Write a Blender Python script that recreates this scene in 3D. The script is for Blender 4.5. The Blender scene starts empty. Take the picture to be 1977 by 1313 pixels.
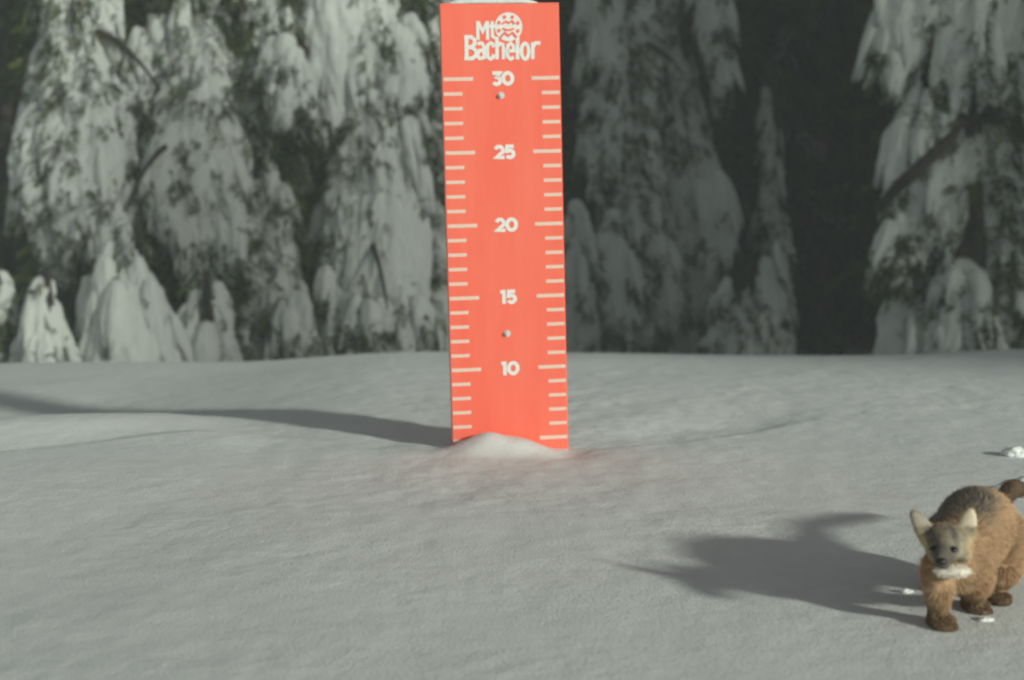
import bpy, bmesh, math, random
import numpy as np
from mathutils import Vector, Matrix

# ------------------------------------------------------------------ camera, sky, sun, exposure
scene = bpy.context.scene
COL = scene.collection
IMW, IMH, FPX, EYE = 1977.0, 1313.0, 2745.0, 404.0
CAM_H = 0.42
PITCH = math.atan((IMH / 2 - EYE) / FPX)
SUN_EL, SUN_AZ = math.radians(17.0), math.radians(48.0)   # azimuth measured from straight behind the camera towards its right

cam_d = bpy.data.cameras.new('camera')
cam = bpy.data.objects.new('camera', cam_d)
COL.objects.link(cam)
cam.location = (0, 0, CAM_H)
cam.rotation_euler = (math.pi / 2 - PITCH, 0, 0)
cam_d.sensor_width = 36.0
cam_d.lens = 36.0 * FPX / IMW
cam_d.clip_start = 0.05
cam_d.clip_end = 3000
cam_d.dof.use_dof = True
cam_d.dof.focus_distance = 1.95
cam_d.dof.aperture_fstop = 5.0
scene.camera = cam

world = bpy.data.worlds.new('World')
scene.world = world
world.use_nodes = True
wn = world.node_tree
wn.nodes.clear()
w_out = wn.nodes.new('ShaderNodeOutputWorld')
w_bg = wn.nodes.new('ShaderNodeBackground')
w_hs = wn.nodes.new('ShaderNodeHueSaturation')
w_sky = wn.nodes.new('ShaderNodeTexSky')
w_sky.sky_type = 'NISHITA'
w_sky.sun_disc = False
w_sky.sun_elevation = SUN_EL
w_sky.sun_rotation = math.pi - SUN_AZ
w_hs.inputs['Saturation'].default_value = 0.30          # a clouded night sky, nearly colourless
w_bg.inputs['Strength'].default_value = 0.043
wn.links.new(w_sky.outputs[0], w_hs.inputs['Color'])
wn.links.new(w_hs.outputs[0], w_bg.inputs['Color'])
wn.links.new(w_bg.outputs[0], w_out.inputs['Surface'])

sun_d = bpy.data.lights.new('sun', 'SUN')
sun_d.energy = 4.3
sun_d.angle = math.radians(3.8)
sun_d.color = (0.965, 1.0, 0.885)
sun = bpy.data.objects.new('sun', sun_d)
COL.objects.link(sun)
sun_from = Vector((math.sin(SUN_AZ) * math.cos(SUN_EL), -math.cos(SUN_AZ) * math.cos(SUN_EL), math.sin(SUN_EL)))
sun.location = sun_from * 30
sun.rotation_euler = sun_from.to_track_quat('Z', 'Y').to_euler()

scene.view_settings.view_transform = 'Standard'
scene.view_settings.look = 'None'
scene.view_settings.exposure = 0.0
scene.view_settings.gamma = 1.0
scene.render.engine = 'CYCLES'
scene.cycles.max_bounces = 6
scene.cycles.diffuse_bounces = 4
scene.cycles.use_denoising = True
scene.cycles.filter_width = 2.0

rng = np.random.default_rng(7)
random.seed(7)

# ------------------------------------------------------------------ helpers
CP, SP = math.cos(PITCH), math.sin(PITCH)

def ray(px, py):
    u, v = (px - IMW / 2) / FPX, (IMH / 2 - py) / FPX
    return Vector((u, CP + v * SP, -SP + v * CP))

def at(px, py, depth):
    d = ray(px, py)
    return Vector((0, 0, CAM_H)) + d * (depth / d.y)

def on_ground(px, py, z=0.0):
    d = ray(px, py)
    return Vector((0, 0, CAM_H)) + d * ((z - CAM_H) / d.z)

_P = rng.permutation(512)
_PP = np.concatenate([_P, _P, _P])
_V = rng.uniform(-1, 1, 512)

def noise3(x, y, z):
    x, y, z = np.broadcast_arrays(np.asarray(x, float), np.asarray(y, float), np.asarray(z, float))
    xi, yi, zi = np.floor(x).astype(int), np.floor(y).astype(int), np.floor(z).astype(int)
    fx, fy, fz = x - xi, y - yi, z - zi
    s = lambda t: t * t * t * (t * (t * 6 - 15) + 10)
    fx, fy, fz = s(fx), s(fy), s(fz)
    h = lambda a, b, c: _V[_PP[_PP[_PP[a & 511] + (b & 511)] + (c & 511)]]
    l = lambda a, b, t: a + (b - a) * t
    return l(l(l(h(xi, yi, zi), h(xi + 1, yi, zi), fx), l(h(xi, yi + 1, zi), h(xi + 1, yi + 1, zi), fx), fy),
             l(l(h(xi, yi, zi + 1), h(xi + 1, yi, zi + 1), fx), l(h(xi, yi + 1, zi + 1), h(xi + 1, yi + 1, zi + 1), fx), fy), fz)

def fbm(x, y, z, octv=3, gain=0.5):
    t, a = 0, 1.0
    for i in range(octv):
        t = t + a * noise3(x * 2 ** i + 17.3 * i, y * 2 ** i - 9.1 * i, z * 2 ** i + 4.7 * i)
        a *= gain
    return t

def sstep(t):
    t = np.clip(t, 0, 1)
    return t * t * (3 - 2 * t)

def mesh_np(name, verts, faces, mat=None, smooth=True, col=None):
    """faces: (n,3) or (n,4) int array"""
    verts = np.asarray(verts, dtype=np.float32)
    faces = np.asarray(faces, dtype=np.int32)
    me = bpy.data.meshes.new(name)
    n, k = faces.shape
    me.vertices.add(len(verts))
    me.vertices.foreach_set('co', verts.ravel())
    me.loops.add(n * k)
    me.loops.foreach_set('vertex_index', faces.ravel())
    me.polygons.add(n)
    me.polygons.foreach_set('loop_start', np.arange(0, n * k, k, dtype=np.int32))
    me.polygons.foreach_set('loop_total', np.full(n, k, dtype=np.int32))
    me.polygons.foreach_set('use_smooth', np.full(n, smooth, dtype=bool))
    me.update(calc_edges=True)
    me.validate()
    if col is not None:
        a = me.color_attributes.new('tint', 'FLOAT_COLOR', 'POINT')
        c = np.ones((len(verts), 4), dtype=np.float32)
        c[:, :3] = col
        a.data.foreach_set('color', c.ravel())
    if mat:
        me.materials.append(mat)
    return me

def link(name, me, parent=None, loc=None):
    o = bpy.data.objects.new(name, me)
    COL.objects.link(o)
    if parent is not None:
        o.parent = parent
    if loc is not None:
        o.location = loc
    return o

def tag(o, label=None, cat=None, group=None, kind=None):
    for k, v in (('label', label), ('category', cat), ('group', group), ('kind', kind)):
        if v:
            o[k] = v
    return o

def thing(name, loc, label, cat, group=None):
    o = bpy.data.objects.new(name, None)
    o.empty_display_size = 0.1
    COL.objects.link(o)
    o.location = loc
    return tag(o, label, cat, group)

def tube(pts, radii, seg=10, wob=0.0):
    pts = np.asarray(pts, float)
    n = len(pts)
    tan = np.gradient(pts, axis=0)
    tan /= np.linalg.norm(tan, axis=1)[:, None] + 1e-9
    ref = np.array([0.3, 0.9, 0.2])
    s = np.cross(tan, ref); s /= np.linalg.norm(s, axis=1)[:, None] + 1e-9
    u = np.cross(s, tan)
    th = np.linspace(0, 2 * np.pi, seg, endpoint=False)
    r = np.asarray(radii, float)[:, None] * (1 + wob * noise3(np.cos(th)[None] * 2 + 5, np.sin(th)[None] * 2, np.arange(n)[:, None] * 0.6))
    V = pts[:, None] + r[..., None] * (np.cos(th)[None, :, None] * s[:, None] + np.sin(th)[None, :, None] * u[:, None])
    V = V.reshape(-1, 3)
    i = np.arange(n - 1)[:, None] * seg
    j = np.arange(seg)[None]
    jn = (j + 1) % seg
    F = np.stack([i + j, i + jn, i + seg + jn, i + seg + j], -1).reshape(-1, 4)
    return V, F

# ------------------------------------------------------------------ materials
def new_mat(name):
    m = bpy.data.materials.new(name)
    m.use_nodes = True
    nt = m.node_tree
    return m, nt, nt.nodes['Principled BSDF']

def ramp(nt, fac, stops):
    r = nt.nodes.new('ShaderNodeValToRGB')
    e = r.color_ramp.elements
    e[0].position, e[0].color = stops[0][0], (*stops[0][1], 1)
    e[1].position, e[1].color = stops[-1][0], (*stops[-1][1], 1)
    for p, c in stops[1:-1]:
        k = e.new(p); k.color = (*c, 1)
    nt.links.new(fac, r.inputs[0])
    return r.outputs[0]

def tex_noise(nt, scale, detail=4, rough=0.55, vec=None, stretch=None):
    n = nt.nodes.new('ShaderNodeTexNoise')
    n.inputs['Scale'].default_value = scale
    n.inputs['Detail'].default_value = detail
    n.inputs['Roughness'].default_value = rough
    tc = nt.nodes.new('ShaderNodeTexCoord')
    src = tc.outputs['Object']
    if stretch:
        mp = nt.nodes.new('ShaderNodeMapping')
        mp.inputs['Scale'].default_value = stretch
        nt.links.new(src, mp.inputs[0]); src = mp.outputs[0]
    nt.links.new(src, n.inputs['Vector'])
    return n.outputs[0]

def add_bump(nt, bsdf, height, strength, dist, prev=None):
    b = nt.nodes.new('ShaderNodeBump')
    b.inputs['Strength'].default_value = strength
    b.inputs['Distance'].default_value = dist
    nt.links.new(height, b.inputs['Height'])
    if prev is not None:
        nt.links.new(prev, b.inputs['Normal'])
    nt.links.new(b.outputs[0], bsdf.inputs['Normal'])
    return b.outputs[0]

def snow_material(name, base, fine, coarse, d_fine, d_coarse):
    m, nt, b = new_mat(name)
    c = ramp(nt, tex_noise(nt, coarse, 5, 0.6), [(0.3, tuple(0.93 * v for v in base)), (0.7, base)])
    nt.links.new(c, b.inputs['Base Color'])
    b.inputs['Roughness'].default_value = 0.85
    b.inputs['Specular IOR Level'].default_value = 0.25
    def masked(h, scale, lo):
        k = nt.nodes.new('ShaderNodeMath'); k.operation = 'MULTIPLY'
        mask = ramp(nt, tex_noise(nt, scale, 3, 0.5), [(0.36, (lo, lo, lo)), (0.66, (1, 1, 1))])
        nt.links.new(h, k.inputs[0]); nt.links.new(mask, k.inputs[1])
        return k.outputs[0]
    p = add_bump(nt, b, masked(tex_noise(nt, coarse, 4, 0.6), coarse * 0.09, 0.35), 0.48, d_coarse)
    add_bump(nt, b, masked(tex_noise(nt, fine, 3, 0.7), coarse * 0.16, 0.55), 0.85, d_fine, p)
    return m

M_SNOW = snow_material('ground_snow', (0.76, 0.785, 0.765), 260, 34, 0.0016, 0.006)
M_CLUMP = snow_material('loose_snow', (0.80, 0.815, 0.80), 420, 90, 0.0004, 0.0012)
M_TREESNOW = snow_material('tree_snow', (0.70, 0.725, 0.68), 60, 9, 0.004, 0.010)

def needle_material():
    m, nt, b = new_mat('conifer_needles')
    a = nt.nodes.new('ShaderNodeAttribute'); a.attribute_name = 'tint'
    nt.links.new(a.outputs['Color'], b.inputs['Base Color'])
    b.inputs['Roughness'].default_value = 0.6
    b.inputs['Specular IOR Level'].default_value = 0.2
    return m
M_NEEDLE = needle_material()

def bark_material():
    m, nt, b = new_mat('bark')
    n = tex_noise(nt, 14, 6, 0.65, stretch=(1, 1, 0.18))
    nt.links.new(ramp(nt, n, [(0.3, (0.018, 0.015, 0.012)), (0.7, (0.07, 0.058, 0.047))]), b.inputs['Base Color'])
    b.inputs['Roughness'].default_value = 0.9
    add_bump(nt, b, n, 0.9, 0.02)
    return m
M_BARK = bark_material()

def red_material():
    m, nt, b = new_mat('red_orange_paint')
    n = tex_noise(nt, 14, 6, 0.68, stretch=(1, 1, 0.16))
    nt.links.new(ramp(nt, n, [(0.3, (0.94, 0.140, 0.084)), (0.7, (0.98, 0.205, 0.132))]), b.inputs['Base Color'])
    b.inputs['Roughness'].default_value = 0.42
    b.inputs['Specular IOR Level'].default_value = 0.35
    add_bump(nt, b, tex_noise(nt, 45, 4, 0.6), 0.15, 0.001)
    return m
M_RED = red_material()

def plain(name, color, rough=0.6, metal=0.0, var=0.06, scale=60, spec=0.4):
    m, nt, b = new_mat(name)
    nt.links.new(ramp(nt, tex_noise(nt, scale, 4), [(0.25, tuple(v * (1 - var) for v in color)), (0.75, color)]), b.inputs['Base Color'])
    b.inputs['Roughness'].default_value = rough
    b.inputs['Metallic'].default_value = metal
    b.inputs['Specular IOR Level'].default_value = spec
    return m
M_WHITE = plain('white_print', (0.88, 0.85, 0.80), 0.5, var=0.14, scale=90)
M_TICK = plain('worn_white_print', (0.88, 0.66, 0.55), 0.5, var=0.16, scale=70)
M_STEEL = plain('bolt_zinc', (0.66, 0.66, 0.64), 0.5, 0.15)
M_EYE = plain('eye_black', (0.008, 0.006, 0.005), 0.12, spec=0.6)
M_NOSE = plain('nose_black', (0.02, 0.017, 0.016), 0.4)

def fur_material(name):
    m, nt, b = new_mat(name)
    a = nt.nodes.new('ShaderNodeAttribute'); a.attribute_name = 'tint'
    mx = nt.nodes.new('ShaderNodeMix'); mx.data_type = 'RGBA'; mx.blend_type = 'MULTIPLY'
    mx.inputs['Factor'].default_value = 1.0
    nt.links.new(a.outputs['Color'], mx.inputs['A'])
    nt.links.new(ramp(nt, tex_noise(nt, 160, 4), [(0.3, (0.90, 0.90, 0.90)), (0.7, (1.04, 1.04, 1.04))]), mx.inputs['B'])
    nt.links.new(mx.outputs['Result'], b.inputs['Base Color'])
    b.inputs['Roughness'].default_value = 0.75
    b.inputs['Specular IOR Level'].default_value = 0.15
    return m
M_FUR = fur_material('marten_fur')

# ------------------------------------------------------------------ the ground
def interp_line(px_pts, z=0.0):
    P = [on_ground(x, y, z) for x, y in px_pts]
    return np.array([p.x for p in P]), np.array([p.y for p in P])

LIPX, LIPY = interp_line([(-500, 930), (0, 884), (200, 864), (440, 838), (600, 850), (740, 872), (870, 882), (1000, 884), (1110, 874), (1300, 855), (1430, 836), (1560, 812), (1750, 770), (2400, 730)])
HUMX, HUMY = interp_line([(-700, 822), (0, 805), (180, 796), (320, 790), (400, 798), (500, 818)], 0.034)
HUM_H = np.array([0.014, 0.019, 0.024, 0.024, 0.013, 0.0])

def smooth_line(X, *cols):
    xs = np.linspace(X[0], X[-1], 240)
    k = np.ones(25) / 25
    return [xs] + [np.convolve(np.pad(np.interp(xs, X, c), 12, mode='edge'), k, 'valid') for c in cols]
HUMX2, HUMY2, HUM_H2 = smooth_line(HUMX, HUMY, HUM_H)
LIPX, LIPY = smooth_line(LIPX, LIPY)
MARTEN_AT = (0.44, 1.44)

def ground_z(x, y):
    x = np.asarray(x, float); y = np.asarray(y, float)
    t = np.clip(y - 3.0, 0, None)
    z = -np.where(t < 5.2, 0.0213 * t ** 2, 0.0213 * 27.04 + 0.34 * (1 - np.exp(-(t - 5.2) * 0.2215 / 0.34)))
    far = np.clip(y - 26, 0, None)
    z = z + 4.0 * sstep(far / 60)                       # wooded slope rising beyond the trees
    near = 1 - sstep((np.hypot(x, y - 2.5) - 6) / 14)
    calm = sstep(np.hypot(x - MARTEN_AT[0], y - MARTEN_AT[1]) / 0.9) * sstep(np.hypot(x, y - 2.5) / 0.7)
    z = z + 0.016 * fbm(x * 0.9 + 3, y * 0.9, 0.5, 2) * near * calm
    z = z + 0.10 * fbm(x * 0.12, y * 0.12 + 8, 2.5, 3) * sstep((np.hypot(x, y) - 9) / 12)
    z = z - (0.076 - 0.038 * sstep((y - 3.5) / 2.2)) * sstep((y - 2.72) / 0.65) * sstep((-x - 0.30) / 0.85)      # lower ground behind the left drift
    z = z - 0.010 * np.exp(-((x + 0.7) / 0.30) ** 2 - ((y - 3.05) / 0.25) ** 2)
    # the lip of the wind-packed drift on which the stake stands
    lx = np.interp(x, LIPX, LIPY)
    d = y - lx
    amp = np.interp(x, [-0.9, -0.55, -0.35, 0.0, 0.14, 0.3, 0.5, 0.66], [0.013, 0.011, 0.003, 0.002, 0.006, 0.012, 0.009, 0.0])
    wid = np.interp(x, [-0.6, 0.1, 0.6], [0.085, 0.07, 0.085])
    z = z - amp * sstep((d + 0.01) / wid) * (1 - sstep((d - 0.12) / 0.3))
    # bright drift at the left
    hy = np.interp(x, HUMX2, HUMY2); hh = np.interp(x, HUMX2, HUM_H2, right=0.0)
    e = y - hy
    z = z + hh * np.where(e < 0, sstep(1 + e / 0.26), sstep(1 - e / 0.28))
    # snow banked up against the stake
    m_y = np.exp(-np.abs((y - 2.455) / 0.052) ** 2.4)
    z = z + (0.028 * np.exp(-np.abs((x + 0.022) / 0.082) ** 3.2) + 0.006 * np.exp(-((x + 0.05) / 0.03) ** 2)) * m_y * (1 + 0.10 * noise3(x * 30, y * 30, 2.2))
    z = z - 0.010 * np.exp(-((x - 0.10) / 0.05) ** 2 - ((y - 2.44) / 0.05) ** 2)
    # crusted, grainy surface
    fine = 1 - sstep((np.hypot(x, y - 2.5) - 3.0) / 3)
    rough = 0.55 + 0.45 * noise3(x * 1.3 + 2, y * 0.9 + 5, 1.5)
    z = z + fine * rough * (0.0022 * fbm(x * 13, y * 9, 3.1, 3) + 0.0012 * noise3(x * 55, y * 38, 7.7))
    return z

def axis(lo, hi, step, far, grow):
    core = list(np.arange(lo, hi, step))
    a, s = [], step
    v = lo
    while v > -far:
        s *= grow; v -= s; a.append(v)
    b, s, v = [], step, core[-1]
    while v < far:
        s *= grow; v += s; b.append(v)
    return np.array(a[::-1] + core + b)

gx = axis(-1.75, 1.75, 0.0105, 420, 1.09)
gy = axis(0.55, 5.9, 0.0105, 420, 1.09)
GX, GY = np.meshgrid(gx, gy)
GZ = ground_z(GX, GY)
nx, ny = len(gx), len(gy)
i = np.arange(ny - 1)[:, None] * nx; j = np.arange(nx - 1)[None]
F = np.stack([i + j, i + j + 1, i + nx + j + 1, i + nx + j], -1).reshape(-1, 4)
ground = link('snow_ground', mesh_np('snow_ground', np.stack([GX, GY, GZ], -1).reshape(-1, 3), F, M_SNOW))
tag(ground, kind='structure')

def gz(x, y):
    return float(ground_z(np.array([x]), np.array([y]))[0])

# ------------------------------------------------------------------ snow laden conifers
def spray_template(seed, n=13):
    """a flat drooping hemlock spray: a fan of slim leaf-like blades; unit length along +Y"""
    r = random.Random(seed)
    T = []
    for k in range(n):
        s = k / (n - 1)
        side = -1 if k % 2 else 1
        base = np.array([0.0, 0.05 + 0.72 * s, -0.18 * s * s])
        ang = side * math.radians(r.uniform(30, 62) * (1 - 0.55 * s))
        L = r.uniform(0.24, 0.42) * (1 - 0.35 * s)
        d = np.array([math.sin(ang), math.cos(ang), r.uniform(-0.45, 0.05)])
        p = np.array([math.cos(ang), -math.sin(ang), r.uniform(-0.3, 0.3)]) * r.uniform(0.026, 0.050)
        T.append([base - p * 0.5, base + d * L * 0.55 + p, base + d * L])
        T.append([base - p * 0.5, base + d * L, base + d * L * 0.5 - p])
    return np.array(T).reshape(-1, 3)

SPRAYS = [spray_template(k) for k in range(6)]

def sprays(origins, dirs, scales, cols):
    """returns verts, faces, colours of many sprays"""
    o = np.asarray(origins); a = np.asarray(dirs)
    a = a / (np.linalg.norm(a, axis=1)[:, None] + 1e-9)
    N = len(o)
    rv = rng.normal(size=(N, 3)); rv[:, 2] = np.abs(rv[:, 2]) + 0.6
    s = np.cross(a, rv); s /= np.linalg.norm(s, axis=1)[:, None] + 1e-9
    u = np.cross(s, a)
    V, C = [], []
    for k in range(len(SPRAYS)):
        idx = np.arange(k, N, len(SPRAYS))
        if not len(idx):
            continue
        t = SPRAYS[k]
        P = (o[idx][:, None] + scales[idx][:, None, None] * (t[None, :, 0:1] * s[idx][:, None] + t[None, :, 1:2] * a[idx][:, None] + t[None, :, 2:3] * u[idx][:, None]))
        V.append(P.reshape(-1, 3))
        C.append(np.repeat(cols[idx], len(t), axis=0))
    V = np.concatenate(V); C = np.concatenate(C)
    return V, np.arange(len(V)).reshape(-1, 3), C

GREENS = np.array([[0.046, 0.076, 0.020], [0.072, 0.102, 0.022], [0.030, 0.058, 0.024], [0.108, 0.120, 0.032], [0.070, 0.070, 0.026]])

def greens(n, frost=0.0):
    c = GREENS[rng.integers(0, len(GREENS), n)] * rng.uniform(0.7, 1.3, (n, 1))
    f = rng.random(n) < frost
    c[f] = np.array([0.40, 0.42, 0.38]) * rng.uniform(0.6, 1.0, (f.sum(), 1))
    return c

def drape(spine, depth, seed, cell=0.016, fold=0.13, tier=0.7, step=0.12, rag=0.22, ydep=0.8):
    """one hanging mass of snow over a drooping bough: a lofted, folded, ragged skirt.
    spine: (px, py, half width px) from top to bottom, at that depth"""
    S = spine if depth is None else np.array([[*at(x, y, depth), w * depth / FPX] for x, y, w in spine])
    seglen = np.linalg.norm(np.diff(S[:, :3], axis=0), axis=1)
    L = np.concatenate([[0], np.cumsum(seglen)])
    rows = max(14, int(L[-1] / cell))
    seg = int(min(150, max(20, 2 * math.pi * S[:, 3].max() / cell)))
    q = np.linspace(0, L[-1], rows)
    P = np.stack([np.interp(q, L, S[:, k]) for k in range(4)], 1)
    k5 = np.ones(9) / 9
    for c in (0, 1, 2, 3):                                     # soften the spine's corners
        pad = np.pad(P[:, c], 4, mode='edge')
        P[:, c] = np.convolve(pad, k5, 'valid')
    # rounded top and blunt bottom
    R = P[:, 3].copy()
    top = np.clip(q / (R.max() * 0.7 + 1e-6), 0, 1)
    R *= np.sqrt(1 - (1 - top) ** 2 + 1e-4)
    th = np.linspace(0, 2 * np.pi, seg, endpoint=False)
    ct, st = np.cos(th)[None], np.sin(th)[None]
    qq = q[:, None]
    sd = seed * 3.71
    f = 1 + fold * fbm(ct * 2.2 + sd, st * 2.2 + sd, qq * 0.9 + sd, 3, 0.55)
    f = f + fold * 0.22 * noise3(ct * 6.5 + sd, st * 6.5, qq * 2.2 + sd)
    ph = qq / tier + 0.75 * fbm(ct * 1.6 + sd, st * 1.6 - sd, qq * 0.6, 2) + 0.22 * noise3(ct * 6 - sd, st * 6, qq * 0.3 + sd)
    saw = ph - np.floor(ph)
    saw = np.where(saw > 0.94, (1 - saw) / 0.06 * 0.94, saw)
    f = f + step * (saw ** 1.3 - 0.4)
    f = f + 0.05 * fbm(ct * 9 + sd, st * 9, qq * 14 + sd, 2)
    rr = R[:, None] * f
    # ragged hem: fingers of snow of different length
    fin = 0.5 + 0.5 * noise3(ct * 4.2 + sd * 2, st * 4.2, 0 * ct + sd) + 0.35 * noise3(ct * 11 + sd, st * 11, 0 * ct)
    cut = 1 - min(rag, 0.32 / L[-1]) * np.clip(fin, 0, 1)
    zscale = np.linspace(0, 1, rows)[:, None] * cut             # each meridian ends at its own height
    ii = np.clip(zscale * (rows - 1), 0, rows - 1.001)
    i0 = ii.astype(int); fr = ii - i0
    cx = P[i0, 0] * (1 - fr) + P[np.minimum(i0 + 1, rows - 1), 0] * fr
    cy = P[i0, 1] * (1 - fr) + P[np.minimum(i0 + 1, rows - 1), 1] * fr
    cz = P[i0, 2] * (1 - fr) + P[np.minimum(i0 + 1, rows - 1), 2] * fr
    end = np.linspace(0, 1, rows)[:, None]
    rr = rr * np.where(end > 0.86, np.sqrt(np.clip(1 - ((end - 0.86) / 0.14) ** 2 * 0.9, 0, 1)), 1)
    X = cx + rr * ct; Y = cy + ydep * rr * st; Z = cz
    V = np.stack([X, Y, Z], -1).reshape(-1, 3)
    V += 0.006 * np.stack([noise3(V[:, 0] * 22 + k, V[:, 1] * 22, V[:, 2] * 16) for k in (3.3, 9.7, 15.1)], 1)
    iq = np.arange(rows - 1)[:, None] * seg; jq = np.arange(seg)[None]; jn = (jq + 1) % seg
    Fq = np.stack([iq + seg + jq, iq + seg + jn, iq + jn, iq + jq], -1).reshape(-1, 4)
    # underside and top caps
    nv = len(V)
    last = (rows - 1) * seg
    cb = V[last:].mean(0) + np.array([0, 0, 0.35 * R[-1] + 0.03])
    ctp = V[:seg].mean(0) + np.array([0, 0, 0.004])
    V = np.vstack([V, cb, ctp])
    j1 = np.arange(seg); j2 = (j1 + 1) % seg
    Fb = np.stack([last + j1, np.full(seg, nv), np.full(seg, nv), last + j2], -1)
    cap1 = np.stack([last + j2, last + j1, np.full(seg, nv)], -1)
    cap2 = np.stack([j1, j2, np.full(seg, nv + 1)], -1)
    quads = Fq
    tris = np.concatenate([quads[:, [0, 1, 2]], quads[:, [0, 2, 3]], cap1, cap2])
    # where needles may show: hem, tier steps
    hemness = np.repeat(np.linspace(0, 1, rows), seg)
    sawv = np.broadcast_to(saw, (rows, seg)).reshape(-1)
    nrm = np.stack([np.broadcast_to(ct, (rows, seg)), np.broadcast_to(st, (rows, seg)), np.zeros((rows, seg))], -1).reshape(-1, 3)
    return V, tris, (V[:nv], nrm, hemness, sawv)

TREE_ID = [0]
SHADE_N = (4600, 4000, 2300, 3900, 3600)

def conifer(label, base_px, depth, drapes, green=0.5, height=5.5, name='snowy_conifer', inner=1800, limbs=7, spray=(0.040, 0.085), tier=0.6, step=0.18, fold=0.13, crown_r=0.75, width_top=40, group='snow laden conifers behind the snowfield', patches=None):
    TREE_ID[0] += 1
    sid = TREE_ID[0]
    bx = at(base_px, 600, depth).x
    bz = gz(bx, depth)
    t = thing(name, (bx, depth, bz), label, 'tree', group)
    org = np.array([bx, depth, bz])
    # trunk
    n = 14
    zz = np.linspace(-0.3, height, n)
    pts = np.stack([0.05 * np.sin(zz * 1.3 + sid), 0.05 * np.cos(zz * 1.1 + sid), zz], 1)
    rad = np.interp(zz, [-0.3, height], [0.05 + 0.014 * height, 0.015])
    V, Fq = tube(pts, rad, 12, 0.18)
    link('trunk', mesh_np('trunk', V, Fq, M_BARK), t)
    # limbs
    rl = random.Random(sid)
    tips = []
    for k in range(limbs):
        h = height * (0.12 + 0.7 * (k + 0.5) / limbs)
        a = k * 2.4 + sid
        Lm = crown_r * (1.05 - 0.55 * h / height) * rl.uniform(0.8, 1.1)
        s = np.linspace(0, 1, 7)
        lp = np.stack([np.cos(a) * Lm * s, np.sin(a) * Lm * s, h + 0.15 * s - 0.75 * Lm * s ** 2], 1)
        V, Fq = tube(lp, np.interp(s, [0, 1], [0.03, 0.006]), 7, 0.1)
        link('branch', mesh_np('branch', V, Fq, M_BARK), t)
    # snow
    O, D, Sc, Cl = [], [], [], []
    for k, dsp in enumerate(drapes):
        opts = dict(fold=fold, tier=tier, step=step)
        g = green
        spine = dsp
        if isinstance(dsp, dict):
            spine = dsp['s']
            g = dsp.get('g', green)
            opts.update({a: b for a, b in dsp.items() if a not in ('s', 'g', 'd', 'sub')})
            dd = depth + dsp.get('d', 0)
        else:
            dd = depth
        V, T, (sv, sn, hem, saw) = drape(spine, dd, sid * 1.7 + k, **opts)
        VV, TT, off = [V], [T], len(V)
        SV, SN, PR = [sv], [sn], []
        patch = fbm(sv[:, 0] * 3.4 + sid, sv[:, 1] * 3.4, sv[:, 2] * 2.6, 3)
        p = 0.020 * (hem > 0.84) * (0.4 + g) + 0.014 * ((saw > 0.88) | (saw < 0.03)) * g * (patch > 0.0) + 0.020 * g * np.clip((patch - 0.50 + 0.5 * g) * 2, 0, 1)
        PR.append(p)
        # smaller boughs bent down under their own snow, overlapping the main mass
        wmax = max(q[2] for q in spine) * dd / FPX
        nsub = int(dsp.get('sub', 9) if isinstance(dsp, dict) else 9) if wmax > 0.09 else 0
        length = np.linalg.norm(np.array(at(*spine[0][:2], dd)) - np.array(at(*spine[-1][:2], dd)))
        nsub = int(1.35 * nsub * max(1, length / 1.0))
        cand = np.nonzero((sn[:, 1] < 0.35) & (hem > 0.12) & (hem < 0.97))[0]
        for q in range(nsub):
            c = rng.choice(cand)
            nn = sn[c]; pt = sv[c]
            Lq = rng.uniform(0.20, 0.58); wq = rng.uniform(0.030, 0.088)
            sidev = np.array([nn[0] * 0.9, nn[1] * 0.6, 0])
            st_ = pt - nn * wq * rng.uniform(0.5, 1.0) + np.array([0, 0, Lq * 0.55])
            f_ = np.linspace(0, 1, 5)[:, None]
            line = st_ + np.array([0, 0, -Lq]) * f_ + sidev * (0.34 * Lq * rng.uniform(0.3, 1.3)) * f_ ** 1.2
            wd = wq * np.array([0.35, 0.8, 1.0, 0.85, 0.45])
            v2, t2, (sv2, sn2, hem2, saw2) = drape(np.column_stack([line, wd]), None, sid * 1.7 + k + q * 0.37, cell=0.018, fold=0.24, step=0.10, tier=0.5, rag=0.5)
            VV.append(v2); TT.append(t2 + off); off += len(v2)
            SV.append(sv2); SN.append(sn2); PR.append(0.07 * (hem2 > 0.72) * (0.25 + g) * (rng.random() < 0.35 + 0.5 * g))
        V, T = np.concatenate(VV), np.concatenate(TT)
        link('snow_drape', mesh_np('snow_drape', V - org, T, M_TREESNOW), t)
        # tufts of needles: under the hems, at bough edges, in loose patches
        sv, sn, p = np.concatenate(SV), np.concatenate(SN), np.concatenate(PR)
        p = p * (sn[:, 1] < 0.55)
        pick = np.nonzero(rng.random(len(sv)) < p)[0]
        pick = np.repeat(pick, rng.integers(7, 16, len(pick)))
        m = len(pick)
        nn = sn[pick]
        o = sv[pick] + rng.normal(0, 0.026, (m, 3)) - nn * 0.026
        dr = nn * rng.uniform(0.0, 0.9, (m, 1)) + np.array([0, 0, -1]) * rng.uniform(0.3, 1.2, (m, 1)) + rng.normal(0, 0.5, (m, 3))
        O.append(o); D.append(dr); Sc.append(rng.uniform(*spray, m)); Cl.append(greens(m, 0.05))
    # inner foliage round the trunk
    m = inner
    hz = rng.uniform(0.05, 1, m) ** 0.9 * height
    rr = crown_r * (1.05 - 0.8 * hz / height) * np.sqrt(rng.random(m)) * 0.85
    
    a = rng.random(m) * 2 * np.pi
    rr = np.where(np.sin(a) < 0.1, np.minimum(rr, 0.22), rr)
    O.append(np.stack([bx + rr * np.cos(a), depth + rr * np.sin(a), bz + hz], 1))
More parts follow.
